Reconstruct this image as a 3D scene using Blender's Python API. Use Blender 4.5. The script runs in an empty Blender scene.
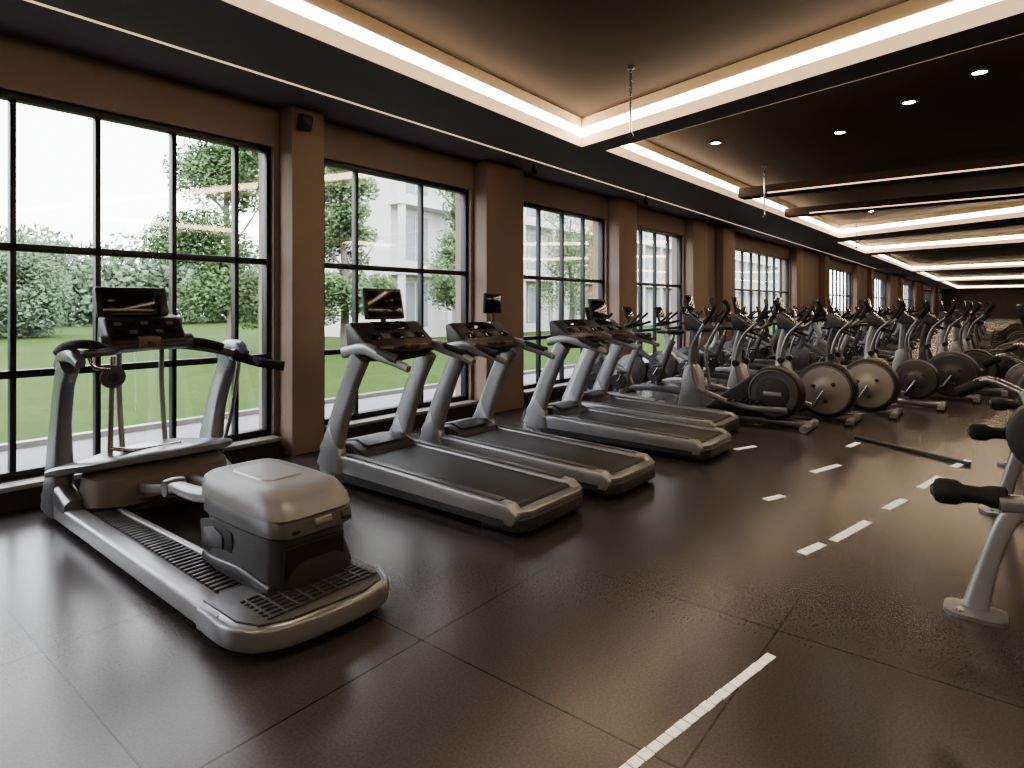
import bpy, bmesh, math, random
from mathutils import Vector, Matrix, Euler
random.seed(7)
R=math.radians

# ------------------------------------------------------------ materials
def srgb(r,g,b):
    f=lambda c:(c/255/12.92) if c/255<=0.04045 else ((c/255+0.055)/1.055)**2.4
    return (f(r),f(g),f(b),1)
def mat(name,col,rough=0.5,metal=0.0,var=0.08,scale=30,bump=0.0,bscale=200,emis=None,estr=0,spec=0.5):
    m=bpy.data.materials.new(name); m.use_nodes=True
    nt=m.node_tree; n=nt.nodes; l=nt.links; p=n['Principled BSDF']
    tc=n.new('ShaderNodeTexCoord')
    nz=n.new('ShaderNodeTexNoise'); nz.inputs['Scale'].default_value=scale; nz.inputs['Detail'].default_value=4
    l.new(tc.outputs['Object'],nz.inputs['Vector'])
    mx=n.new('ShaderNodeMix'); mx.data_type='RGBA'
    mx.inputs[6].default_value=tuple(c*(1-var) for c in col[:3])+(1,)
    mx.inputs[7].default_value=tuple(min(1,c*(1+var)) for c in col[:3])+(1,)
    l.new(nz.outputs['Fac'],mx.inputs[0]); l.new(mx.outputs[2],p.inputs['Base Color'])
    p.inputs['Roughness'].default_value=rough; p.inputs['Metallic'].default_value=metal
    p.inputs['Specular IOR Level'].default_value=spec
    if bump:
        nb=n.new('ShaderNodeTexNoise'); nb.inputs['Scale'].default_value=bscale
        l.new(tc.outputs['Object'],nb.inputs['Vector'])
        b=n.new('ShaderNodeBump'); b.inputs['Strength'].default_value=bump; b.inputs['Distance'].default_value=0.01
        l.new(nb.outputs['Fac'],b.inputs['Height']); l.new(b.outputs['Normal'],p.inputs['Normal'])
    if emis:
        p.inputs['Emission Color'].default_value=emis; p.inputs['Emission Strength'].default_value=estr
    return m
SILVER=mat('silver_paint',srgb(140,141,146),0.3,0.65,0.05)
LSILV=mat('light_silver',srgb(154,155,159),0.34,0.5,0.04)
CAP=mat('housing_cap_silver',srgb(132,132,135),0.42,0.3,0.04)
DISC=mat('disc_grey',srgb(138,136,136),0.4,0.3,0.04)
DSILV=mat('dark_silver',srgb(92,92,96),0.38,0.5,0.05)
SHROUD=mat('shroud_grey',srgb(118,113,110),0.42,0.2,0.05)
CHROME=mat('brushed_steel',srgb(180,180,182),0.22,0.95,0.04)
BLACK=mat('black_plastic',srgb(28,27,29),0.42,0,0.15)
GREY=mat('charcoal_plastic',srgb(54,54,58),0.42,0,0.1)
RUBBER=mat('rubber_grip',srgb(24,23,23),0.7,0,0.2,60,0.4,120)
BELT=mat('treadmill_belt',srgb(36,36,38),0.55,0,0.1,80)
TAN=mat('tan_plastic',srgb(98,84,74),0.5,0,0.1)
SCREEN=mat('screen_glass',srgb(20,22,26),0.12,0,0.05)
KEYS=mat('button_grey',srgb(105,100,98),0.5)
RED=mat('red_label',srgb(120,60,40),0.5)
WALL=mat('wall_paint_taupe',srgb(144,130,123),0.75,0,0.05,3,spec=.25)
PIL=mat('pilaster_taupe',srgb(150,132,121),0.7,0,0.06,3,spec=.3)
DWALL=mat('dark_trim',srgb(52,46,46),0.6,0,0.05,3)
CEIL=mat('ceiling_dark',srgb(108,100,106),0.6,0,0.06,2,spec=.12)
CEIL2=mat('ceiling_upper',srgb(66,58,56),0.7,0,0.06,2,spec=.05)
CREAM=mat('cove_cream',srgb(215,198,176),0.7,0,0.03,3,spec=.1)
FRAME=mat('window_frame_black',srgb(30,32,36),0.4,0.2,0.05)
SILL=mat('sill_stone',srgb(140,137,135),0.4,0,0.05,8)
WHITE=mat('floor_marking_white',srgb(235,228,220),0.5,0,0.3,60,emis=(1,.95,.9,1),estr=0.3)  # plain white marking; faint emission added to brighten it, no light source
GRASS=mat('lawn_grass',srgb(60,78,36),0.9,0,0.3,1.5,spec=.1)
PAVE=mat('pavement',srgb(118,118,122),0.8,0,0.08,2)
BUILD=mat('pale_facade',srgb(190,189,188),0.8,0,0.04,1)
BWIN=mat('facade_window',srgb(130,138,144),0.3,0,0.05,1)
ORANGE=mat('facade_orange',srgb(205,140,80),0.8)
BARK=mat('bark',srgb(110,105,98),0.9)
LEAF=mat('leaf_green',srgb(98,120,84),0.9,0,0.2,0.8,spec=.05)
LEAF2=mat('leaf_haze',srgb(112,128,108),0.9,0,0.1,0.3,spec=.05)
LED=mat('led_strip',(1,.8,.55,1),0.5,emis=(1,.78,.52,1),estr=24)
FASC=mat('cove_fascia_glow',srgb(215,185,150),0.5,emis=(1,.72,.46,1),estr=0.85)  # cream fascia, not a lamp: its lit look is put in as emission
LINE=mat('led_line_thin',(1,.8,.6,1),0.5,emis=(1,.74,.5,1),estr=1.4)
LINE2=mat('led_line_faint',(1,.8,.6,1),0.5,emis=(1,.74,.5,1),estr=.8)
LAMP=mat('downlight_lens',(1,.9,.8,1),0.5,emis=(1,.9,.76,1),estr=90)

def floor_material():
    m=bpy.data.materials.new('rubber_floor'); m.use_nodes=True
    nt=m.node_tree;n=nt.nodes;l=nt.links;p=n['Principled BSDF']
    tc=n.new('ShaderNodeTexCoord')
    mp=n.new('ShaderNodeMapping'); mp.inputs['Location'].default_value=(-1.94,-0.83,0)
    l.new(tc.outputs['Object'],mp.inputs['Vector'])
    br=n.new('ShaderNodeTexBrick'); br.offset=0; br.squash=1
    br.inputs['Scale'].default_value=1; br.inputs['Brick Width'].default_value=1.12; br.inputs['Row Height'].default_value=1.26
    br.inputs['Mortar Size'].default_value=0.0055; br.inputs['Mortar Smooth'].default_value=0.3
    br.inputs['Color1'].default_value=srgb(63,59,60); br.inputs['Color2'].default_value=srgb(66,62,62); br.inputs['Mortar'].default_value=srgb(26,24,24)
    l.new(mp.outputs[0],br.inputs['Vector'])
    nz=n.new('ShaderNodeTexNoise'); nz.inputs['Scale'].default_value=90; nz.inputs['Detail'].default_value=2
    l.new(tc.outputs['Object'],nz.inputs['Vector'])
    mr=n.new('ShaderNodeMapRange'); mr.inputs[1].default_value=.35; mr.inputs[2].default_value=.65; mr.inputs[3].default_value=.84; mr.inputs[4].default_value=1.16
    l.new(nz.outputs['Fac'],mr.inputs[0])
    mx=n.new('ShaderNodeMix'); mx.data_type='RGBA'; mx.blend_type='MULTIPLY'; mx.inputs[0].default_value=1
    l.new(br.outputs['Color'],mx.inputs[6]); l.new(mr.outputs[0],mx.inputs[7]); l.new(mx.outputs[2],p.inputs['Base Color'])
    p.inputs['Roughness'].default_value=.25
    b2=n.new('ShaderNodeBump'); b2.invert=True; b2.inputs['Strength'].default_value=.3; b2.inputs['Distance'].default_value=.002
    l.new(br.outputs['Fac'],b2.inputs['Height']); l.new(b2.outputs['Normal'],p.inputs['Normal'])
    return m
FLOOR=floor_material()
def glass_material():
    m=bpy.data.materials.new('window_glass'); m.use_nodes=True
    nt=m.node_tree;n=nt.nodes;l=nt.links
    for x in list(n): n.remove(x)
    o=n.new('ShaderNodeOutputMaterial'); t=n.new('ShaderNodeBsdfTransparent'); g=n.new('ShaderNodeBsdfGlossy'); g.inputs['Roughness'].default_value=.03
    mx=n.new('ShaderNodeMixShader'); mx.inputs[0].default_value=.05
    l.new(t.outputs[0],mx.inputs[1]); l.new(g.outputs[0],mx.inputs[2]); l.new(mx.outputs[0],o.inputs[0])
    return m
GLASS=glass_material()

# ------------------------------------------------------------ mesh builder
def catmull(pts,sub=5):
    P=[Vector(p) for p in pts]
    if len(P)<3: return P
    out=[]
    for i in range(len(P)-1):
        p0=P[i-1] if i>0 else P[i]*2-P[i+1]; p1=P[i]; p2=P[i+1]; p3=P[i+2] if i+2<len(P) else P[i+1]*2-P[i]
        for k in range(sub):
            t=k/sub
            out.append(0.5*((2*p1)+(p2-p0)*t+(2*p0-5*p1+4*p2-p3)*t*t+(3*p1-p0-3*p2+p3)*t**3))
    out.append(P[-1]); return out
class B:
    def __init__(s): s.bm=bmesh.new(); s.mats=[]
    def mi(s,m):
        if m not in s.mats: s.mats.append(m)
        return s.mats.index(m)
    def merge(s,tb,m,bev=0,seg=2,M=None):
        if bev>0:
            bmesh.ops.recalc_face_normals(tb,faces=tb.faces[:])
            es=[e for e in tb.edges if len(e.link_faces)==2 and e.calc_face_angle(0)>R(25)]
            bmesh.ops.bevel(tb,geom=es,offset=bev,segments=seg,profile=.5,affect='EDGES',clamp_overlap=True)
        if M: bmesh.ops.transform(tb,matrix=M,verts=tb.verts[:])
        bmesh.ops.recalc_face_normals(tb,faces=tb.faces[:])
        i=s.mi(m)
        for f in tb.faces: f.material_index=i
        me=bpy.data.meshes.new('tmp'); tb.to_mesh(me); tb.free(); s.bm.from_mesh(me); bpy.data.meshes.remove(me)
    def box(s,c,sz,m,bev=0.006,rot=(0,0,0),seg=2):
        tb=bmesh.new(); bmesh.ops.create_cube(tb,size=1)
        for v in tb.verts: v.co=Vector((v.co.x*sz[0],v.co.y*sz[1],v.co.z*sz[2]))
        s.merge(tb,m,bev,seg,Matrix.Translation(c)@Euler(rot).to_matrix().to_4x4())
    def bb(s,a,b,m,bev=0):
        s.box([(a[i]+b[i])/2 for i in range(3)],[abs(b[i]-a[i]) for i in range(3)],m,bev)
    def prism(s,pts,x0,x1,m,bev=0.01,seg=2,M=None):
        tb=bmesh.new()
        a=[tb.verts.new((x0,p[0],p[1])) for p in pts]; b=[tb.verts.new((x1,p[0],p[1])) for p in pts]
        tb.faces.new(a); tb.faces.new(b[::-1]); n=len(pts)
        for i in range(n): tb.faces.new((a[i],b[i],b[(i+1)%n],a[(i+1)%n]))
        s.merge(tb,m,bev,seg,M)
    def prismz(s,pts,z0,z1,m,bev=0.01,seg=2):
        tb=bmesh.new()
        a=[tb.verts.new((p[0],p[1],z0)) for p in pts]; b=[tb.verts.new((p[0],p[1],z1)) for p in pts]
        tb.faces.new(a); tb.faces.new(b[::-1]); n=len(pts)
        for i in range(n): tb.faces.new((a[i],b[i],b[(i+1)%n],a[(i+1)%n]))
        s.merge(tb,m,bev,seg)
    def rings(s,rs,m,cap=True,closed=False):
        tb=bmesh.new(); V=[[tb.verts.new(p) for p in r] for r in rs]; n=len(rs[0])
        for a,b in zip(V,V[1:]+([V[0]] if closed else [])):
            for i in range(n): tb.faces.new((a[i],a[(i+1)%n],b[(i+1)%n],b[i]))
        if cap and not closed: tb.faces.new(V[0][::-1]); tb.faces.new(V[-1])
        s.merge(tb,m)
    def sweep(s,pts,sec,m,ref=(0,0,1),smooth=True,scales=None,closed=False):
        P=catmull(pts) if smooth and not closed else [Vector(p) for p in pts]
        N=len(P); rs=[]; ref=Vector(ref); prev=None
        for i,p in enumerate(P):
            if closed: T=(P[(i+1)%N]-P[i-1]).normalized()
            else: T=(P[min(i+1,N-1)]-P[max(i-1,0)]).normalized()
            r0=ref
            if abs(T.dot(r0))>.97: r0=Vector((0,1,0)) if abs(T.y)<.9 else Vector((1,0,0))
            S=T.cross(r0).normalized()
            if prev is not None and S.dot(prev)<0: S=-S
            prev=S; U=S.cross(T).normalized()
            k=1
            if scales:
                t=i/(N-1)*(len(scales)-1); a=int(min(t,len(scales)-2)); k=scales[a]+(scales[a+1]-scales[a])*(t-a)
            rs.append([p+S*q[0]*k+U*q[1]*k for q in sec])
        s.rings(rs,m,closed=closed)
    def tube(s,pts,r,m,n=10,smooth=True,scales=None,closed=False):
        s.sweep(pts,[(r*math.cos(2*math.pi*i/n),r*math.sin(2*math.pi*i/n)) for i in range(n)],m,smooth=smooth,scales=scales,closed=closed)
    def bar(s,pts,w,h,m,ref=(0,0,1),smooth=True,scales=None,n=16,e=3.5):
        sec=[]
        for i in range(n):
            a=2*math.pi*(i+.5)/n; c,t=math.cos(a),math.sin(a)
            sec.append((w/2*math.copysign(abs(c)**(2/e),c),h/2*math.copysign(abs(t)**(2/e),t)))
        s.sweep(pts,sec,m,ref,smooth,scales)
    def lathe(s,prof,c,axis,m,n=32):
        ax=Vector(axis).normalized(); u=ax.orthogonal().normalized(); w=ax.cross(u); c=Vector(c)
        s.rings([[c+ax*a+(u*math.cos(2*math.pi*i/n)+w*math.sin(2*math.pi*i/n))*max(r,.0005) for i in range(n)] for r,a in prof],m)
    def srect(s,levels,m,n=28,e=4):
        rs=[]
        for cx,cy,z,w,d in levels:
            r=[]
            for i in range(n):
                a=2*math.pi*(i+.5)/n; c,t=math.cos(a),math.sin(a)
                r.append((cx+w/2*math.copysign(abs(c)**(2/e),c),cy+d/2*math.copysign(abs(t)**(2/e),t),z))
            rs.append(r)
        s.rings(rs,m)
    def mesh(s,name,ang=38):
        me=bpy.data.meshes.new(name+'_mesh'); s.bm.to_mesh(me); s.bm.free()
        for m in s.mats: me.materials.append(m)
        for p in me.polygons: p.use_smooth=True
        me.set_sharp_from_angle(angle=R(ang)); return me
def place(name,me,loc=(0,0,0),rz=0,sc=1):
    o=bpy.data.objects.new(name,me); o.location=loc; o.rotation_euler=(0,0,rz); o.scale=(sc,)*3
    bpy.context.scene.collection.objects.link(o); return o

# ------------------------------------------------------------ room shell
WY=5.9; X0=-5; X1=100; YR=-9; ZC=3.6; ZU=3.97; WT=3.2; WB=0.2
wins=[(-4.3,-1.15,5),(-0.5,3.4,6),(4.0,6.42,0),(7.5,10.25,4),(11.2,13.9,4),(16.8,23.3,8),(28.5,35,8),(40,47,8),(53,62,10),(69,80,12),(86,96,10)]
b=B(); b.box(((X0+X1)/2,(YR+WY)/2,-.05),(X1-X0+.4,WY-YR+.4,.1),FLOOR,0); place('floor',b.mesh('floor'))
b=B()
b.bb((X0,WY,0),(X1,WY+.3,WB),WALL); b.bb((X0,WY,WT),(X1,WY+.3,ZU),WALL)
e=X0
for a,c,_ in wins:
    b.bb((e,WY,WB),(a,WY+.3,WT),WALL); e=c
b.bb((e,WY,WB),(X1,WY+.3,WT),WALL)
prs=[(X0+.05,-4.4)]+[(wins[i][1]+.06,wins[i+1][0]-.16) for i in range(len(wins)-1)]
for i,(a,c) in enumerate(prs):   # engaged pilasters belong to the wall
    if c-a>2:
        b.bb((a,WY-.22,0),(a+.9,WY,ZC),PIL,.008); b.bb((a+.9,WY-.1,0),(c-.9,WY,ZC),WALL); b.bb((c-.9,WY-.3,0),(c,WY,ZC),PIL,.008)
    else: b.bb((a,WY-.25,0),(c,WY,ZC),PIL,.008)
place('wall_left',b.mesh('wall_left'))
for nm,lo,hi in (('wall_right',(X0,YR-.2,0),(X1,YR,ZU)),('wall_back',(X0-.2,YR-.2,0),(X0,WY+.3,ZU)),('wall_end',(X1,YR-.2,0),(X1+.2,WY+.3,ZU))):
    b=B(); b.bb(lo,hi,WALL); place(nm,b.mesh(nm))
for i,(a,c,nm) in enumerate(wins):
    b=B(); y=WY+.1
    def fr(x0,x1,z0,z1,d=.04): b.bb((x0,y-d,z0),(x1,y+d,z1),FRAME,.004)
    fr(a,c,WB,WB+.06,.05); fr(a,c,WT-.06,WT,.05); fr(a,a+.05,WB,WT,.05); fr(c-.05,c,WB,WT,.05)
    if i==1: xs=[-.03,.66,1.27,1.84,2.45,3.04]
    elif i==2: xs=[4.5,5.55]
    else: xs=[a+(c-a)*k/nm for k in range(1,nm)]
    for x in xs: fr(x-.02,x+.02,WB+.03,WT-.03)
    for z in (2.0,1.01): fr(a+.03,c-.03,z-.03,z+.03)
    b.bb((a+.01,y-.005,WB+.01),(c-.01,y+.001,WT-.01),GLASS)
    place('window_%d'%(i+1),b.mesh('window'))
    s=B(); s.bb((a,WY-.16,WB-.04),(c,WY+.04,WB),SILL,.008); s.bb((a,WY-.12,0),(c,WY,WB-.04),DWALL); place('trim_%d'%(i+1),s.mesh('sill'))
trays=[[(-4,3.9),(6.75,4.25),(4.0,-6),(-4,-6)],
       [(7.1,4.1),(20.8,3.85),(15.5,-6),(4.5,-6)],
       [(22.3,4.2),(27.6,4.2),(24.0,-6),(18,-6)],
       [(29,4.2),(44,4.2),(41,-6),(26,-6)],
       [(46,4.2),(64,4.2),(61,-6),(43,-6)],
       [(66,4.2),(94,4.2),(92,-6),(63,-6)]]
tb=bmesh.new(); es=[]
for loop in [[(X0,YR),(X1,YR),(X1,WY),(X0,WY)]]+trays:
    vs=[tb.verts.new((x,y,ZC)) for x,y in loop]
    es+=[tb.edges.new((vs[i],vs[(i+1)%4])) for i in range(4)]
bmesh.ops.triangle_fill(tb,edges=es,use_beauty=True,use_dissolve=False)
r=bmesh.ops.extrude_face_region(tb,geom=tb.faces[:])
for v in [g for g in r['geom'] if isinstance(g,bmesh.types.BMVert)]: v.co.z+=.04
b=B(); b.merge(tb,CEIL)
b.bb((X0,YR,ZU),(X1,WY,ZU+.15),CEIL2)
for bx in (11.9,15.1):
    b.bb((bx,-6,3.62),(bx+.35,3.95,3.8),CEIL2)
place('ceiling',b.mesh('ceiling'))
def edge_pieces(b,p,q,cen,z0,z1,off,th,m):
    p=Vector((p[0],p[1],0)); q=Vector((q[0],q[1],0)); d=(q-p).normalized(); n=Vector((-d.y,d.x,0))
    if (Vector((cen[0],cen[1],0))-p).dot(n)<0: n=-n
    a0=p+n*off; a1=q+n*off; b0=p+n*(off-th); b1=q+n*(off-th)
    b.prismz([a0[:2],a1[:2],b1[:2],b0[:2]],z0,z1,m,0)
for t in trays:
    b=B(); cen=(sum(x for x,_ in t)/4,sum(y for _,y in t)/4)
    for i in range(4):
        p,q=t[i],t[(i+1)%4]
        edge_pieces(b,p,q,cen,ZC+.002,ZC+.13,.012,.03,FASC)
        edge_pieces(b,p,q,cen,ZC+.13,ZC+.24,.010,.03,LED)
        edge_pieces(b,p,q,cen,ZC+.24,ZU,.005,.03,CREAM)
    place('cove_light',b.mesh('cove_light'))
b=B()
for bx in (11.9,15.1): b.bb((bx-.02,-5.9,3.64),(bx,3.4,3.66),LINE)
place('beam_light_strip',b.mesh('beam_light_strip'))
b=B(); b.prismz([(X0,5.02),(40,5.5),(40,5.52),(X0,5.04)],ZC-.01,ZC,LINE2,0); place('ceiling_light_strip',b.mesh('cls'))
b=B(); b.lathe([(.08,.0),(.09,-.012),(.065,-.02),(.06,-.004)],(0,0,0),(0,0,1),DSILV,24); b.lathe([(.06,-.004),(.059,-.014)],(0,0,0),(0,0,1),LAMP,24)
dl=b.mesh('downlight')
for (x,y) in [(7.95,.17),(8.6,.85),(9.5,1.75),(8.96,3.3),(13.8,3.3),(13.6,1.2),(18,2.6),(17.5,.2),(10.5,-1.6),(2,-2),(2,1.2),(-1.5,-2),(-1.5,1.2)]:
    o=place('ceiling_downlight',dl,(x,y,ZU))
    L=bpy.data.lights.new('lamp','SPOT'); L.energy=140; L.color=(1,.80,.58); L.spot_size=R(120); L.spot_blend=.8; L.shadow_soft_size=.06
    lo=bpy.data.objects.new('lamp',L); lo.location=(0,0,-.03); lo.parent=o; bpy.context.scene.collection.objects.link(lo)
def rod(x,y,z):
    b=B(); b.tube([(0,0,z-ZU),(0,0,0)],.014,CHROME,8,False); b.lathe([(.04,0),(.04,-.015),(.015,-.03)],(0,0,0),(0,0,1),DSILV,16)
    b.lathe([(.022,0),(.03,.03),(.012,.06)],(0,0,z-ZU),(0,0,1),DSILV,12); place('ceiling_hanging_rod',b.mesh('rod'),(x,y,ZU))
rod(5.6,2.94,3.25); rod(11,3.2,3.05); rod(20.2,3.3,3.2)
def wspk(x):
    b=B(); b.box((0,-.06,0),(.13,.1,.16),DWALL,.02,(R(15),0,0)); b.tube([(0,.03,0),(0,-.03,0)],.02,BLACK,8,False); b.lathe([(.04,0),(.035,.012)],(0,-.105,0),(0,-1,0),BLACK,16)
    place('wall_speaker',b.mesh('spk'),(x,WY-.28,3.42))
wspk(3.55)
def cspot(x,y):
    b=B(); b.tube([(0,0,0),(0,0,-.08)],.01,BLACK,8,False); b.lathe([(.03,-.06),(.04,0),(.04,.08)],(0,0,-.1),(-.4,-.3,-.8),BLACK,16); b.lathe([(.035,.0),(.033,-.01)],(0,0,0),(0,0,1),BLACK,16)
    place('ceiling_spotlight',b.mesh('csp'),(x,y,ZC))
cspot(7.0,5.2); cspot(10.5,5.2)

# floor markings
def mark(pts,w):
    b=B()
    for i in range(len(pts)-1):
        p=Vector(pts[i]);q=Vector(pts[i+1]);d=(q-p).normalized();n=Vector((-d.y,d.x))*w/2
        L=(q-p).length; k=max(1,int(L/.055))
        for j in range(k):   # studded marking tape
            a=p+d*(L*j/k); c=p+d*(L*(j+.86)/k); s=random.uniform(.9,1.05)
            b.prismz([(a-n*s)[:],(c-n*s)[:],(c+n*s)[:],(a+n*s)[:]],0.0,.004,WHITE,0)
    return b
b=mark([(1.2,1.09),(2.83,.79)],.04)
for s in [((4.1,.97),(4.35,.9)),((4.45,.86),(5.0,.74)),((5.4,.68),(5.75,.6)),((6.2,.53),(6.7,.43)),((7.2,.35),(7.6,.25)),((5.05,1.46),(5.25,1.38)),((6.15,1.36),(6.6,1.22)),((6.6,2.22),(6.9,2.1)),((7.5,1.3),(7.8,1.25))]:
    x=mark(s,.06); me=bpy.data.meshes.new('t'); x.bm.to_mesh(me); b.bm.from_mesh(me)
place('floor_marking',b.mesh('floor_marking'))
def fbar(p,q):
    b=B(); b.tube([(p[0],p[1],.02),(q[0],q[1],.02)],.018,BLACK,10,False)
    for c in (p,q): b.lathe([(.02,-.02),(.02,.02)],(c[0],c[1],.02),(q[0]-p[0],q[1]-p[1],0),GREY,12)
    place('exercise_bar',b.mesh('bar'))
fbar((8.0,1.3),(7.35,.25))

# ------------------------------------------------------------ treadmill
def console(b,y,z,w=.5,scr=True):
    b.prism([(y-.14,z-.05),(y-.16,z+.0),(y+.1,z+.2),(y+.17,z+.18),(y+.14,z-.03)],-w/2,w/2,GREY,.02,3)
    for i in range(-2,3): b.box((i*w*.17,y-.06,z+.083),(w*.12,.07,.012),KEYS if i%2 else SCREEN,.003,(R(38),0,0))
    b.box((0,y+.04,z+.165),(w*.5,.1,.012),SCREEN,.003,(R(38),0,0))
    if scr:
        b.box((0,y+.14,z+.33),(w*.62,.035,.24),BLACK,.012,(R(-12),0,0))
        b.box((0,y+.121,z+.335),(w*.55,.006,.19),SCREEN,.002,(R(-12),0,0))
        b.tube([(0,y+.12,z+.15),(0,y+.155,z+.3)],.025,BLACK)
def treadmill(screen=True):
    b=B()
    for sx in (-1,1):
        pr=[(-1.02,.07),(-1.06,.15),(-.98,.21),(.9,.26),(1.05,.23),(1.08,.08),(.9,.05)]
        xa,xb=sx*.30,sx*.40
        b.prism(pr,min(xa,xb),max(xa,xb),LSILV,.018,3)
        b.prism([(-.9,.214),(.75,.262),(.75,.268),(-.9,.222)],min(sx*.315,sx*.375),max(sx*.315,sx*.375),DSILV,.002)
        b.prism([(-.95,.06),(.85,.05),(.85,.12),(-.95,.105)],sx*.401-.003,sx*.401+.003,GREY,0)
    b.prism([(-.96,.17),(-.96,.185),(.8,.242),(.8,.2)],-.30,.30,BELT,.004)
    b.lathe([(.04,-.3),(.04,.3)],(0,-.965,.15),(1,0,0),BELT,20)
    n=[(-.40,-.92),(-.39,-1.05),(-.3,-1.10),(.3,-1.10),(.39,-1.05),(.40,-.92)]
    b.prismz(n,.035,.135,GREY,.02,3); b.prismz([(x*.96,y+.005) for x,y in n],.13,.17,SILVER,.012)
    b.box((0,0,.085),(.58,1.8,.07),BLACK,.01)
    for x in (-.3,.3):
        b.box((x,-.86,.04),(.12,.3,.08),BLACK,.02); b.box((x,.8,.03),(.08,.16,.06),BLACK,.015)
    b.prism([(.62,.2),(.66,.28),(.82,.34),(1.02,.31),(1.1,.2),(1.1,.06),(.7,.06)],-.305,.305,GREY,.03,3)
    b.prism([(.7,.31),(.83,.355),(1.0,.325),(.98,.31),(.82,.335)],-.2,.2,DSILV,.006)
    for sx in (-1,1):
        x=sx*.37
        b.bar([(x,.98,.12),(x,.87,.45),(x,.69,.85),(x,.56,1.08)],.085,.20,LSILV,(0,1,.3),scales=[1.35,1.05,.92,1.0])
        b.prism([(1.06,.08),(1.06,.3),(.92,.5),(.8,.3),(.76,.1)],x-.05,x+.05,LSILV,.025,3)
        b.bar([(x,.76,1.10),(x,.5,1.14),(x,.3,1.09),(x*.99,.12,1.05),(x*.97,.0,1.01)],.08,.085,LSILV,scales=[1.1,1.1,.9,.75,.6])
        b.tube([(x,.36,1.125),(x,.22,1.095),(x,.1,1.07)],.036,RUBBER)
    b.bar([(-.37,.62,1.08),(0,.6,1.06),(.37,.62,1.08)],.16,.09,DSILV,smooth=True)
    b.tube([(-.3,.52,1.12),(-.24,.38,1.12),(-.1,.33,1.12),(.1,.33,1.12),(.24,.38,1.12),(.3,.52,1.12)],.019,RUBBER)
    console(b,.6,1.15,.74,False)
    b.box((-.2,.47,1.13),(.13,.12,.06),TAN,.02); b.box((.2,.47,1.13),(.13,.12,.06),TAN,.02)
    b.box((0,.42,1.15),(.05,.05,.03),RED,.01)
    if screen:
        b.tube([(0,.72,1.28),(0,.74,1.46)],.025,BLACK)
        b.box((0,.73,1.50),(.42,.04,.27),BLACK,.012,(R(-12),0,0)); b.box((0,.707,1.50),(.37,.006,.22),SCREEN,.002,(R(-12),0,0))
    return b.mesh('treadmill')
T1=treadmill(True); T2=treadmill(False)
for x,y,me,sc in ((3.56,3.58,T1,1.04),(4.64,3.48,T2,1.02),(6.2,3.34,T2,1.02),(7.3,3.6,T1,1)): place('treadmill',me,(x,y,0),0,sc)
b=B(); b.tube([(0,0,.02),(0,0,1.5)],.018,DSILV,10,False); b.lathe([(.16,0),(.15,.02),(.02,.035)],(0,0,0),(0,0,1),BLACK,24)
b.box((0,0,1.57),(.3,.04,.24),BLACK,.01); b.box((0,-.022,1.57),(.26,.004,.2),SCREEN,.001); place('monitor_stand',b.mesh('ms'),(5.55,4.75,0))

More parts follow.
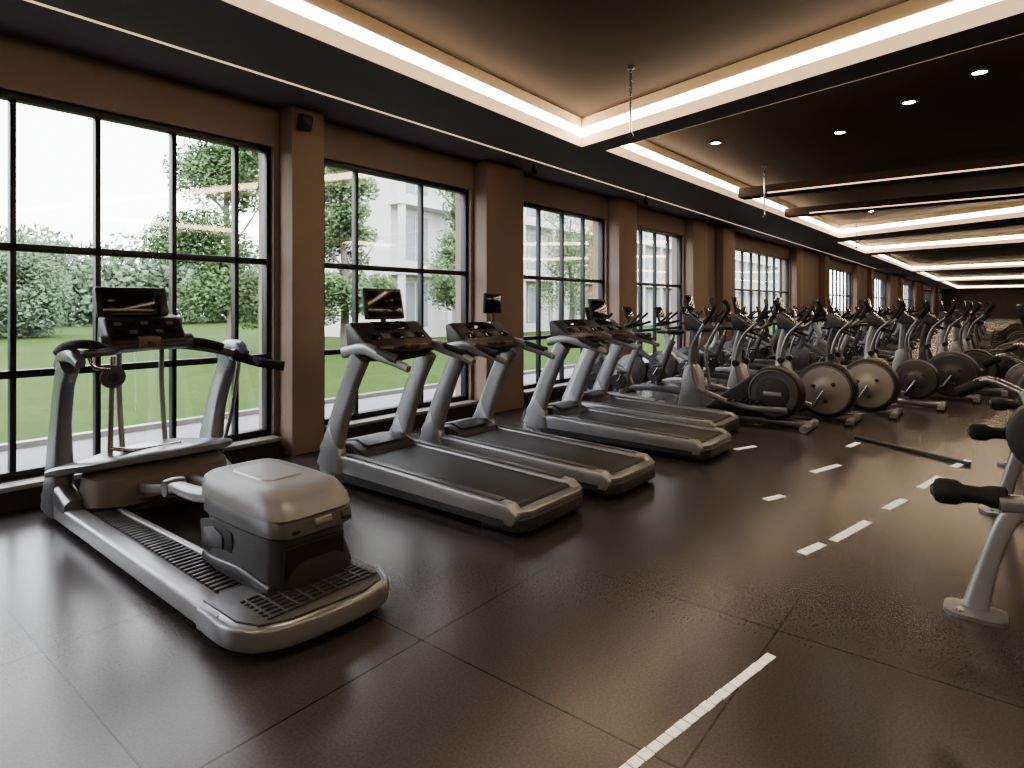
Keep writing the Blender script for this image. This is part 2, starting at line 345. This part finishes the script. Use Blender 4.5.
# ------------------------------------------------------------ large cross trainer (left foreground), local origin (1.9,4.0)
def cross_trainer():
    b=B(); ox,oy=1.9,4.0
    P=lambda x,y,z:(x-ox,y-oy,z)
    def quadbox(q,h):
        tb=bmesh.new(); a=[tb.verts.new(p) for p in q]; c=[tb.verts.new((p[0],p[1],p[2]+h)) for p in q]
        tb.faces.new(a); tb.faces.new(c[::-1])
        for i in range(4): tb.faces.new((a[i],c[i],c[(i+1)%4],a[(i+1)%4]))
        return tb
    def rail(x0a,x1a,x0b,x1b,ya,yb,z0,z1,m,bev):
        b.merge(quadbox([P(x0a,ya,z0),P(x1a,ya,z0),P(x1b,yb,z0),P(x0b,yb,z0)],z1-z0),m,bev,3)
    rail(1.34,1.46,1.31,1.43,5.5,2.75,.03,.145,LSILV,.025)
    rail(1.45,1.58,1.42,1.62,5.3,2.8,.05,.125,GREY,.008)
    for i in range(46):
        y=5.2-i*.05; t=(5.3-y)/2.5
        b.box(P(1.515+.01*t,y,.13),(.09+.08*t,.026,.012),DSILV,.003)
    rail(1.57,1.61,1.61,1.65,5.3,2.8,.04,.145,LSILV,.01)
    rail(2.42,2.52,1.98,2.06,5.5,2.75,.03,.13,SILVER,.02)
    pl=[(1.31,2.95),(1.31,2.62),(1.36,2.50),(1.5,2.44),(1.9,2.41),(2.04,2.45),(2.1,2.58),(2.1,2.95)]
    b.prismz([(x-ox,y-oy) for x,y in pl],.03,.15,SILVER,.045,4)
    b.prismz([(x*.93+.12-ox,y*.95+.145-oy) for x,y in pl],.14,.158,DSILV,.006)
    for i in range(7): b.box(P(1.73,2.53+i*.04,.162),(.6,.018,.01),GREY,.003)
    for i in range(9): b.box(P(1.45+i*.07,2.65,.165),(.012,.26,.008),DSILV,.002)
    b.bar([P(1.30,2.9,.10),P(1.305,2.62,.10),P(1.42,2.46,.10),P(1.72,2.405,.10),P(2.0,2.43,.10),P(2.11,2.6,.10)],.03,.10,SILVER)
    for x in (1.42,2.0): b.box(P(x,2.6,.02),(.08,.08,.04),BLACK,.01)
    for x in (1.42,2.46): b.box(P(x,5.35,.02),(.1,.1,.04),BLACK,.01)
    X=1.80-ox
    b.srect([(X,3.08-oy,.14,.50,.80),(X,3.08-oy,.2,.50,.82),(X-.01,3.09-oy,.33,.44,.78),(X-.01,3.1-oy,.42,.46,.8),(X-.01,3.1-oy,.44,.44,.78)],GREY,e=5)
    b.srect([(X-.01,3.08-oy,.41,.47,.80),(X-.01,3.08-oy,.425,.50,.86),(X-.01,3.085-oy,.49,.49,.84),(X-.01,3.1-oy,.51,.47,.81)],DSILV,e=5)
    b.srect([(X-.01,3.10-oy,.505,.50,.85),(X-.01,3.11-oy,.55,.49,.83),(X-.01,3.14-oy,.60,.46,.76),(X-.01,3.16-oy,.622,.40,.66),(X-.01,3.16-oy,.630,.30,.52)],CAP,e=5.5)
    b.srect([(X-.01,3.16-oy,.625,.26,.4),(X-.01,3.16-oy,.638,.24,.38)],LSILV,e=6)
    b.prism([(3.45-oy,.2),(3.48-oy,.36),(3.3-oy,.40),(3.12-oy,.36),(3.1-oy,.25),(3.25-oy,.2)],1.56-ox,1.595-ox,BLACK,.01)
    b.prism([(3.40-oy,.24),(3.42-oy,.33),(3.3-oy,.36),(3.2-oy,.33),(3.2-oy,.26)],1.55-ox,1.59-ox,DSILV,.008)
    b.box(P(1.78,2.70,.28),(.34,.02,.18),BLACK,.02); b.box(P(1.8,2.668,.445),(.34,.02,.02),BLACK,.006); b.box(P(1.8,2.657,.472),(.10,.02,.035),LSILV,.008); b.box(P(1.93,2.66,.472),(.04,.02,.025),TAN,.006)
    b.bar([P(1.56,2.74,.17),P(1.55,3.0,.2),P(1.555,3.3,.18),P(1.6,3.5,.15)],.03,.05,DSILV)
    b.bar([P(1.68,3.4,.46),P(1.64,3.7,.44),P(1.64,3.95,.43),P(1.68,4.1,.37)],.10,.075,LSILV,scales=[1,1,.8,1.1])
    b.lathe([(.05,-.06),(.06,0),(.05,.06)],P(1.66,4.05,.41),(1,0,0),SILVER,20)
    b.bar([P(1.9,3.4,.48),P(1.9,3.75,.43),P(2.0,4.3,.3),P(2.1,5.0,.22)],.07,.07,LSILV)
    b.bar([P(1.66,4.05,.40),P(1.7,4.5,.3),P(1.75,5.0,.22)],.05,.06,SILVER)
    b.bar([P(1.42,5.3,.36),P(1.58,5.05,.43),P(1.93,4.95,.46),P(2.28,5.05,.43),P(2.48,5.3,.36)],.44,.09,SILVER,scales=[.7,1,1.05,1,.7])
    b.srect([(1.93-ox,5.1-oy,.04,.86,.46),(1.93-ox,5.00-oy,.16,.98,.60),(1.93-ox,4.99-oy,.34,.94,.58),(1.93-ox,5.05-oy,.42,.7,.36)],SHROUD,e=3)
    b.srect([(1.93-ox,4.84-oy,.10,.5,.2),(1.93-ox,4.77-oy,.2,.52,.2),(1.93-ox,4.81-oy,.3,.44,.16)],TAN,e=3)
    for x,xt in ((1.40,1.39),(2.48,2.54)):
        b.bar([P(x,5.36,.06),P(x,5.33,.3),P((x+xt)/2,5.28,.7),P(xt,5.18,1.0),P(xt,5.08,1.14)],.125,.25,SILVER,(0,1,0),scales=[1.35,1.15,.85,.8,.85])
        b.bar([P(x,5.5,.10),P(x,5.3,.2),P(x,5.0,.12)],.13,.18,SILVER)
        b.bar([P(xt,5.28,1.12),P(xt,5.1,1.2),P(xt,4.95,1.2),P(xt,4.84,1.15)],.10,.10,SILVER,scales=[.8,1.1,1,.6])
    b.tube([P(1.40,4.95,1.2),P(1.46,4.85,1.22),P(1.62,4.95,1.22),P(1.75,5.12,1.22),P(2.1,5.12,1.23),P(2.3,4.98,1.2),P(2.5,4.9,1.14),P(2.62,4.75,1.08)],.03,DSILV)
    b.tube([P(2.48,4.9,1.14),P(2.62,4.78,1.08),P(2.78,4.66,1.04)],.04,RUBBER)
    b.tube([P(1.36,5.2,1.22),P(1.36,5.0,1.27),P(1.45,4.88,1.28),P(1.6,4.95,1.22)],.034,RUBBER)
    b.tube([P(2.1,5.1,1.26),P(2.25,5.0,1.25),P(2.4,4.93,1.2)],.04,RUBBER)
    b.lathe([(.05,-.03),(.055,0),(.05,.03)],P(2.5,4.93,1.14),(0,1,0),SILVER,18)
    b.tube([P(2.52,4.9,1.12),P(2.5,4.98,.7),P(2.46,5.1,.3)],.018,CHROME)
    b.tube([P(1.62,4.95,1.18),P(1.60,4.93,.8),P(1.60,4.95,.44)],.018,CHROME)
    b.tube([P(1.60,4.93,.53),P(1.75,4.88,.50),P(2.05,4.88,.5)],.016,CHROME)
    b.lathe([(.07,-.015),(.08,0),(.07,.015)],P(1.60,4.9,1.04),(-.3,-1,0),DSILV,24); b.lathe([(.035,-.02),(.035,.03)],P(1.60,4.89,1.04),(-.3,-1,0),GREY,20)
    b.tube([P(1.45,4.88,1.2),P(1.48,4.86,1.12),P(1.58,4.9,1.1)],.014,CHROME)
    for x in (1.74,2.04): b.tube([P(x,5.12,.4),P(x,5.2,.9),P(x,5.2,1.25)],.02,SILVER)
    q=-.05
    b.prism([(5.0-oy,1.22),(4.98-oy,1.28),(5.12-oy,1.46),(5.24-oy,1.48),(5.28-oy,1.25),(5.15-oy,1.2)],1.66+q-ox,2.20+q-ox,BLACK,.03,3)
    b.prism([(4.98-oy,1.23),(5.0-oy,1.30),(5.06-oy,1.34),(5.08-oy,1.2)],1.61+q-ox,2.26+q-ox,GREY,.02)
    for i in range(5):
        for j in range(2): b.box(P(1.74+q+i*.09,5.03+j*.05,1.35+j*.06),(.05,.03,.012),KEYS if (i+j)%2 else SCREEN,.003,(R(52),0,0))
    b.box(P(1.92+q,4.99,1.27),(.16,.05,.09),TAN,.015); b.box(P(1.92+q,4.96,1.27),(.03,.02,.03),RED,.006)
    b.box(P(1.90+q,5.26,1.57),(.50,.045,.24),BLACK,.02,(R(-14),0,0)); b.box(P(1.87+q,5.233,1.575),(.36,.006,.17),SCREEN,.002,(R(-14),0,0))
    b.box(P(2.11+q,5.225,1.55),(.06,.05,.17),GREY,.015,(R(-14),0,0))
    b.tube([P(1.9+q,5.25,1.35),P(1.9+q,5.29,1.5)],.03,BLACK)
    return b.mesh('cross_trainer')
place('cross_trainer',cross_trainer(),(1.9,4.0,0))

# ------------------------------------------------------------ elliptical (rear disc)
def elliptical(discm,variant=0,rim=BLACK,sc=1.0):
    b=B()
    b.bar([(0,-.85,.07),(0,0,.07),(0,.85,.07)],.12,.08,SILVER,smooth=False)
    for y in (-.82,.85):
        b.bar([(-.32,y,.05),(0,y,.055),(.32,y,.05)],.09,.07,SILVER)
        for x in (-.31,.31): b.box((x,y,.02),(.07,.1,.04),BLACK,.01)
    c=(0,-.5,.42)
    b.lathe([(.30*sc,-.11),(.36*sc,-.09),(.375*sc,-.05),(.375*sc,.05),(.36*sc,.09),(.30*sc,.11)],c,(1,0,0),rim,40)
    for s in (-1,1):
        b.lathe([(.31*sc,0),(.30*sc,.02),(.2*sc,.028),(.12,.034),(.10,.05),(.03,.055)],(s*.108,c[1],c[2]),(s,0,0),discm,40)
        b.lathe([(.325*sc,.0),(.318*sc,.014),(.30*sc,.012)],(s*.106,c[1],c[2]),(s,0,0),DSILV,40)
        for k in range(3):
            a=k*2.094+.4; b.box((s*.15,c[1]+.14*math.cos(a),c[2]+.14*math.sin(a)),(.012,.05,.05),GREY,.005,(a,0,0))
        z0=.42+.2*s
        b.bar([(s*.17,-.5,.42),(s*.18,-.5-.12*s,z0)],.03,.05,CHROME,(1,0,0),smooth=False)
        b.bar([(s*.21,-.5-.14*s,z0),(s*.21,-.05,.34+.05*s),(s*.22,.55,.34)],.045,.06,SILVER)
        b.box((s*.22,.05,.385+.03*s),(.15,.36,.03),BLACK,.012); b.box((s*.22,.22,.42+.03*s),(.15,.03,.06),BLACK,.01,(R(-25),0,0))
        b.tube([(s*.24,.56,.32),(s*.25,.62,.75),(s*.25,.52,1.1),(s*.3,.3,1.32),(s*.27,.2,1.52),(s*.2,.22,1.62)],.02,SILVER)
        b.tube([(s*.3,.31,1.31),(s*.275,.2,1.5),(s*.2,.22,1.62)],.028,RUBBER)
        b.lathe([(.045,-.04),(.045,.04)],(s*.24,.62,.72),(1,0,0),BLACK,20)
    b.prism([(-.25,.1),(-.15,.3),(.1,.24),(.5,.18),(.5,.1)],-.08,.08,GREY,.03,3)
    b.prism([(.48,.08),(.5,.4),(.58,.7),(.72,.72),(.8,.4),(.86,.1)],-.11,.11,GREY if variant else LSILV,.04,3)
    b.bar([(0,.7,.5),(0,.68,.9),(0,.6,1.22)],.09,.12,GREY if variant else LSILV,(0,1,0),scales=[1.3,1,.9])
    b.tube([(-.23,.35,1.08),(-.2,.55,1.15),(0,.6,1.17),(.2,.55,1.15),(.23,.35,1.08)],.018,RUBBER)
    console(b,.55,1.22,.36,True)
    return b.mesh('elliptical')
E1=elliptical(DISC,0); E2=elliptical(GREY,0,GREY); E4=elliptical(GREY,1,BLACK,.8)
def front_elliptical():
    b=B()
    b.bar([(0,-.9,.07),(0,.9,.07)],.14,.08,SILVER,smooth=False)
    for y in (-.85,.85): b.bar([(-.3,y,.05),(.3,y,.05)],.09,.08,LSILV,smooth=False)
    pts=[(-.45-.34*math.cos(a),.43+.34*math.sin(a)) for a in [math.pi*(.62-1.24*i/24) for i in range(25)]]
    pts=pts+[(.3,.1),(.45,.16),(.3,.3)]
    b.prism(pts,-.12,.12,BLACK,.03,3)
    for s in (-1,1):
        b.lathe([(.30,0),(.30,.012),(.285,.02),(.275,.006)],(s*.118,-.45,.43),(s,0,0),DSILV,40)
        b.lathe([(.2,0),(.19,.02),(.08,.03),(.03,.032)],(s*.118,-.45,.43),(s,0,0),GREY,36)
        b.box((s*.15,-.45,.43),(.006,.22,.045),LSILV,.002)
        b.bar([(s*.22,-.65,.35+.1*s),(s*.22,-.1,.3+.05*s),(s*.22,.5,.42)],.05,.07,SILVER)
        for k in range(6): b.box((s*.22,-.3+k*.07,.37+.05*s),(.16,.04,.03),BLACK,.008)
        b.tube([(s*.26,.5,.4),(s*.27,.56,.9),(s*.3,.4,1.25),(s*.28,.25,1.5),(s*.24,.3,1.62)],.021,SILVER)
        b.tube([(s*.295,.37,1.3),(s*.28,.25,1.5),(s*.24,.3,1.62)],.029,RUBBER)
    b.prism([(.45,.1),(.52,.6),(.6,.75),(.74,.7),(.85,.1)],-.1,.1,LSILV,.04,3)
    b.bar([(0,.66,.6),(0,.62,1.2)],.09,.12,SILVER,(0,1,0),smooth=False)
    console(b,.55,1.24,.36,True)
    return b.mesh('front_elliptical')
E3=front_elliptical()
def bike(body):
    b=B()
    for y,w in ((-.5,.5),(.55,.55)):
        b.bar([(-w/2,y,.05),(w/2,y,.05)],.08,.07,SILVER,smooth=False)
        for s in (-1,1): b.box((s*w/2,y,.025),(.06,.1,.05),BLACK,.01)
    b.bar([(0,-.5,.08),(0,0,.12),(0,.55,.08)],.09,.1,body)
    b.lathe([(.23,-.03),(.25,-.02),(.25,.02),(.23,.03)],(0,.42,.36),(1,0,0),DSILV,36)
    for s in (-1,1): b.lathe([(.2,0),(.18,.012),(.06,.015),(.05,.03),(.02,.03)],(s*.03,.42,.36),(s,0,0),DSILV,32)
    b.prism([(-.16,.28),(-.1,.44),(.1,.5),(.46,.46),(.52,.36),(.4,.28),(0,.22)],.05,.1,body,.02,3)
    b.bar([(0,.5,.1),(0,.45,.4),(0,.3,.75),(0,.42,1.02)],.07,.1,body,(0,1,0))
    b.bar([(0,0,.12),(0,-.1,.45),(0,-.26,.85)],.07,.09,body,(0,1,0)); b.tube([(0,-.24,.8),(0,-.28,.95)],.025,CHROME)
    b.bar([(0,.3,.68),(0,0,.5),(0,-.12,.5)],.06,.08,body)
    b.srect([(0,-.3,.94,.12,.2),(0,-.3,.96,.22,.27),(0,-.3,.99,.23,.28),(0,-.3,1.01,.18,.24)],BLACK,e=2.6)
    b.bar([(0,-.22,.975),(0,-.02,.975)],.07,.05,BLACK,smooth=False)
    b.tube([(-.2,.2,1.12),(-.24,.36,1.08),(-.15,.46,1.05),(0,.46,1.04),(.15,.46,1.05),(.24,.36,1.08),(.2,.2,1.12)],.02,RUBBER)
    b.tube([(-.1,.46,1.05),(-.11,.25,1.22),(-.1,.2,1.26)],.018,RUBBER); b.tube([(.1,.46,1.05),(.11,.25,1.22),(.1,.2,1.26)],.018,RUBBER)
    for s in (-1,1):
        b.bar([(s*.11,0,.33),(s*.12,.1*s,.33-.14*s)],.02,.035,CHROME,(1,0,0),smooth=False); b.box((s*.17,.1*s,.33-.14*s),(.1,.1,.03),BLACK,.008)
    b.lathe([(.1,-.115),(.1,.115)],(0,0,.33),(1,0,0),GREY,28)
    b.tube([(0,.46,1.04),(0,.5,1.2)],.022,BLACK); b.box((0,.48,1.26),(.26,.05,.2),BLACK,.02,(R(-20),0,0)); b.box((0,.452,1.265),(.2,.006,.13),SCREEN,.002,(R(-20),0,0))
    return b.mesh('bike')
BK=bike(LSILV); BK2=bike(DSILV)

place('elliptical_trainer',E3,(8.2,2.7,0))
place('elliptical_trainer',E1,(9.0,2.32,0)); place('elliptical_trainer',E1,(9.9,1.95,0))
pos=[(11.1,1.5),(12.3,1.12),(13.5,.8),(14.7,.52),(15.9,.3),(17.1,.15)]
for i,(x,y) in enumerate(pos): place('elliptical_trainer',(E4,E2,E3)[i%3],(x,y,0))
for i in range(11): place('elliptical_trainer',(E2,E4,E3)[i%3],(18.6+i*1.6,.0,0))
for i in range(15): place('exercise_bike',(BK,BK2)[i%2],(8.45+i*1.25,4.6,0),sc=1.12)
for i in range(9): place('exercise_bike',(BK2,BK)[i%2],(14+i*1.5,2.95,0),sc=1.1)
for i in range(7): place('exercise_bike',BK2,(29+i*2,3.3,0),sc=1.1)
for i,(x,y) in enumerate(((11.9,-.8),(13.0,-1.05),(14.1,-1.35),(15.2,-1.6))): place('exercise_bike',BK2,(x,y,0),R(12),1.15)

def rack():
    b=B(); L=3.0
    for x in (-L/2,0,L/2):
        b.bar([(x,-.3,.03),(x,.3,.03)],.07,.06,DSILV,smooth=False); b.bar([(x,.2,.03),(x,.08,.95)],.06,.07,DSILV,(0,1,0),smooth=False)
    for z,y in ((.32,.1),(.62,.08),(.92,.06)):
        b.box((0,y-.12,z),(L,.3,.03),GREY,.006,(R(14),0,0))
        nn=14
        for i in range(nn):
            x=-L/2+.12+i*(L-.24)/(nn-1); zz=z+.08
            b.tube([(x,y-.24,zz-.03),(x,y+.0,zz+.03)],.014,CHROME,8,False)
            for t in (0,1):
                yc=y-.22+t*.19; zc=zz-.028+t*.048
                b.lathe([(.05,-.035),(.06,-.025),(.06,.025),(.05,.035)],(x,yc,zc),(0,1,.25),BLACK,12)
    return b.mesh('rack')
RK=rack()
for i,(x,y) in enumerate(((18.5,-2.2),(22,-2.3))): place('dumbbell_rack',RK,(x,y,0))

def bench():
    b=B()
    b.srect([(0,0,0,.20,.26),(0,0,.02,.20,.26),(0,0,.035,.12,.16)],SILVER,e=4)
    for s in (-1,1): b.lathe([(.016,0),(.016,.012)],(s*.07,.06,.02),(0,0,1),CHROME,10)
    b.bar([(0,.0,.03),(.01,-.05,.25),(.02,-.13,.5),(.03,-.24,.60)],.05,.085,LSILV,(0,1,0),scales=[1.3,1,1,1])
    b.bar([(.03,-.1,.56),(.03,-.5,.6),(.03,-1.3,.52)],.07,.08,SILVER)
    b.bar([(.03,-1.25,.55),(.03,-1.4,.25),(.03,-1.45,.03)],.06,.08,LSILV,(0,1,0))
    b.bar([(-.3,-1.45,.04),(.36,-1.45,.04)],.09,.07,SILVER,smooth=False)
    b.srect([(.03,-1.0,.62,.28,.8),(.03,-1.0,.66,.32,.86),(.03,-1.0,.71,.32,.86),(.03,-1.0,.73,.27,.8)],BLACK,e=5)
    b.tube([(.07,.16,.575),(.07,-.35,.60)],.02,CHROME,10,False)
    b.lathe([(.03,-.1),(.056,-.09),(.066,-.07),(.064,.0),(.045,.03),(.042,.1),(.055,.14),(.055,.2),(.035,.21)],(.07,.08,.578),(0,-1,.04),RUBBER,24)
    b.lathe([(.02,-.01),(.035,-.005),(.03,.01)],(.07,.18,.575),(0,1,0),DSILV,20)
    b.lathe([(.045,-.02),(.05,0),(.045,.02)],(.03,-.14,.56),(1,0,0),DSILV,20)
    b.bar([(.03,-.4,.6),(.1,-.3,.85),(.16,-.2,1.12)],.05,.07,LSILV,(0,1,0))
    b.tube([(.16,-.2,1.1),(.2,-.05,1.16),(.2,.05,1.1)],.02,CHROME); b.tube([(.2,-.02,1.14),(.2,.08,1.08)],.03,RUBBER)
    for k in range(3): b.lathe([(.05,-.02),(.16,-.02),(.18,-.01),(.18,.01),(.16,.02),(.05,.02)],(.12+.045*k,-.3,.9),(1,0,0),GREY,30)
    return b.mesh('bench')
BN=bench()
place('weight_bench',BN,(3.84,.1,0)); place('weight_bench',BN,(5.83,.0,0),R(8)); place('weight_bench',BN,(7.6,-.1,0))
place('exercise_bike',BK2,(9.6,-.75,0),R(160),1.15)

# ------------------------------------------------------------ outside
b=B(); b.bb((-60,8.6,-.3),(200,90,-.06),GRASS); place('lawn_ground',b.mesh('lawn'))
b=B(); b.bb((-60,6.2,-.3),(200,8.6,-.05),PAVE); b.bb((-60,8.5,-.05),(200,8.62,.02),SILL); place('pavement_ground',b.mesh('pave'))
def leafcloud(b,blobs,n,size,m):
    tb=bmesh.new()
    tot=sum(r[3]**2 for r in blobs)
    for (x,y,z,r) in blobs:
        for i in range(int(n*r*r/tot)):
            d=Vector((random.gauss(0,1),random.gauss(0,1),random.gauss(0,1))).normalized()*r*random.random()**.4
            c=Vector((x,y,z))+Vector((d.x,d.y,d.z*.85)); u=Vector((random.gauss(0,1),random.gauss(0,1),random.gauss(0,1))).normalized(); w=u.orthogonal().normalized()
            s=size*random.uniform(.6,1.3)
            tb.faces.new([tb.verts.new(c+u*s),tb.verts.new(c+w*s*.6),tb.verts.new(c-u*s),tb.verts.new(c-w*s*.6)])
    i=b.mi(m)
    for f in tb.faces: f.material_index=i
    me=bpy.data.meshes.new('t'); tb.to_mesh(me); tb.free(); b.bm.from_mesh(me)
def tree(x,y,h,rad,n=34000,m=LEAF,size=.065):
    b=B(); b.tube([(0,0,-.1),(.1,0,h*.3),(-.05,.1,h*.6),(0,0,h*.85)],.12,BARK,10,scales=[1.4,1,.7,.3])
    for k in range(7):
        a=k*2.4; z=h*(.3+.07*k); b.tube([(0,0,z),(math.cos(a)*rad*.4,math.sin(a)*rad*.4,z+h*.08),(math.cos(a)*rad*.8,math.sin(a)*rad*.8,z+h*.18)],.05,BARK,6,scales=[1,.6,.3])
    bl=[]
    for k in range(32):
        t=random.random(); a=random.random()*6.28; rr=rad*random.uniform(.2,.9)*(1-.5*t)
        bl.append((math.cos(a)*rr,math.sin(a)*rr,h*(.16+.78*t),rad*random.uniform(.28,.46)))
    leafcloud(b,bl,n,size,m); place('tree',b.mesh('tree'),(x,y,-.06))
tree(9.2,18.5,7.6,2.2); tree(13.0,18,8,1.7)
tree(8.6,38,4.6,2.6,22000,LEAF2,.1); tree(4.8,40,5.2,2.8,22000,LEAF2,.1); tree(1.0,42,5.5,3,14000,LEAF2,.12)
tree(17,16,7,1.6,12000); tree(26,17,7,2,9000)
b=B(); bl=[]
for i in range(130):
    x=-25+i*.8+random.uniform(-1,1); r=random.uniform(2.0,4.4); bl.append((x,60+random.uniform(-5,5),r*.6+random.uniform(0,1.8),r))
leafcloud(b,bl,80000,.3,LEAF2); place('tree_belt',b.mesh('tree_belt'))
def building(x0,x1,y0,h,fl):
    b=B(); w=x1-x0; b.bb((x0,y0,-.1),(x1,y0+9,h),BUILD)
    for f in range(int(h/fl)):
        z=f*fl
        b.bb((x0-.2,y0-.9,z+fl-.25),(x1+.2,y0,z+fl),BUILD)
        nx=int(w/3)
        for k in range(nx):
            xa=x0+.6+k*3
            b.bb((xa,y0-.04,z+.5),(xa+1.7,y0,z+fl-.6),BWIN); b.bb((xa+.82,y0-.08,z+.5),(xa+.88,y0-.03,z+fl-.6),BUILD)
            if k%4==1: b.bb((xa+1.8,y0-.06,z+.2),(xa+2.3,y0,z+fl-.4),ORANGE)
            b.bb((x0+k*3-.1,y0-.85,z),(x0+k*3+.15,y0-.6,z+fl),BUILD)
    place('apartment_building',b.mesh('bld'))
building(18.5,90,22,15,3.2)

# ------------------------------------------------------------ lighting / camera
w=bpy.data.worlds.new('world'); bpy.context.scene.world=w; w.use_nodes=True
bg=w.node_tree.nodes['Background']; bg.inputs[0].default_value=(.95,.97,1,1); bg.inputs[1].default_value=7.2
try: bpy.context.scene.view_settings.look='AgX - Medium High Contrast'
except Exception as ex: print(ex)
cam=bpy.data.cameras.new('camera'); co=bpy.data.objects.new('camera',cam); bpy.context.scene.collection.objects.link(co)
cam.sensor_width=36; cam.lens=610/1024*36; cam.shift_y=-(384-305)/1024; cam.clip_end=500
yaw=math.atan2(.625,.78)
co.location=(0,0,1.55); co.rotation_euler=(R(90),0,yaw-R(90))
bpy.context.scene.camera=co
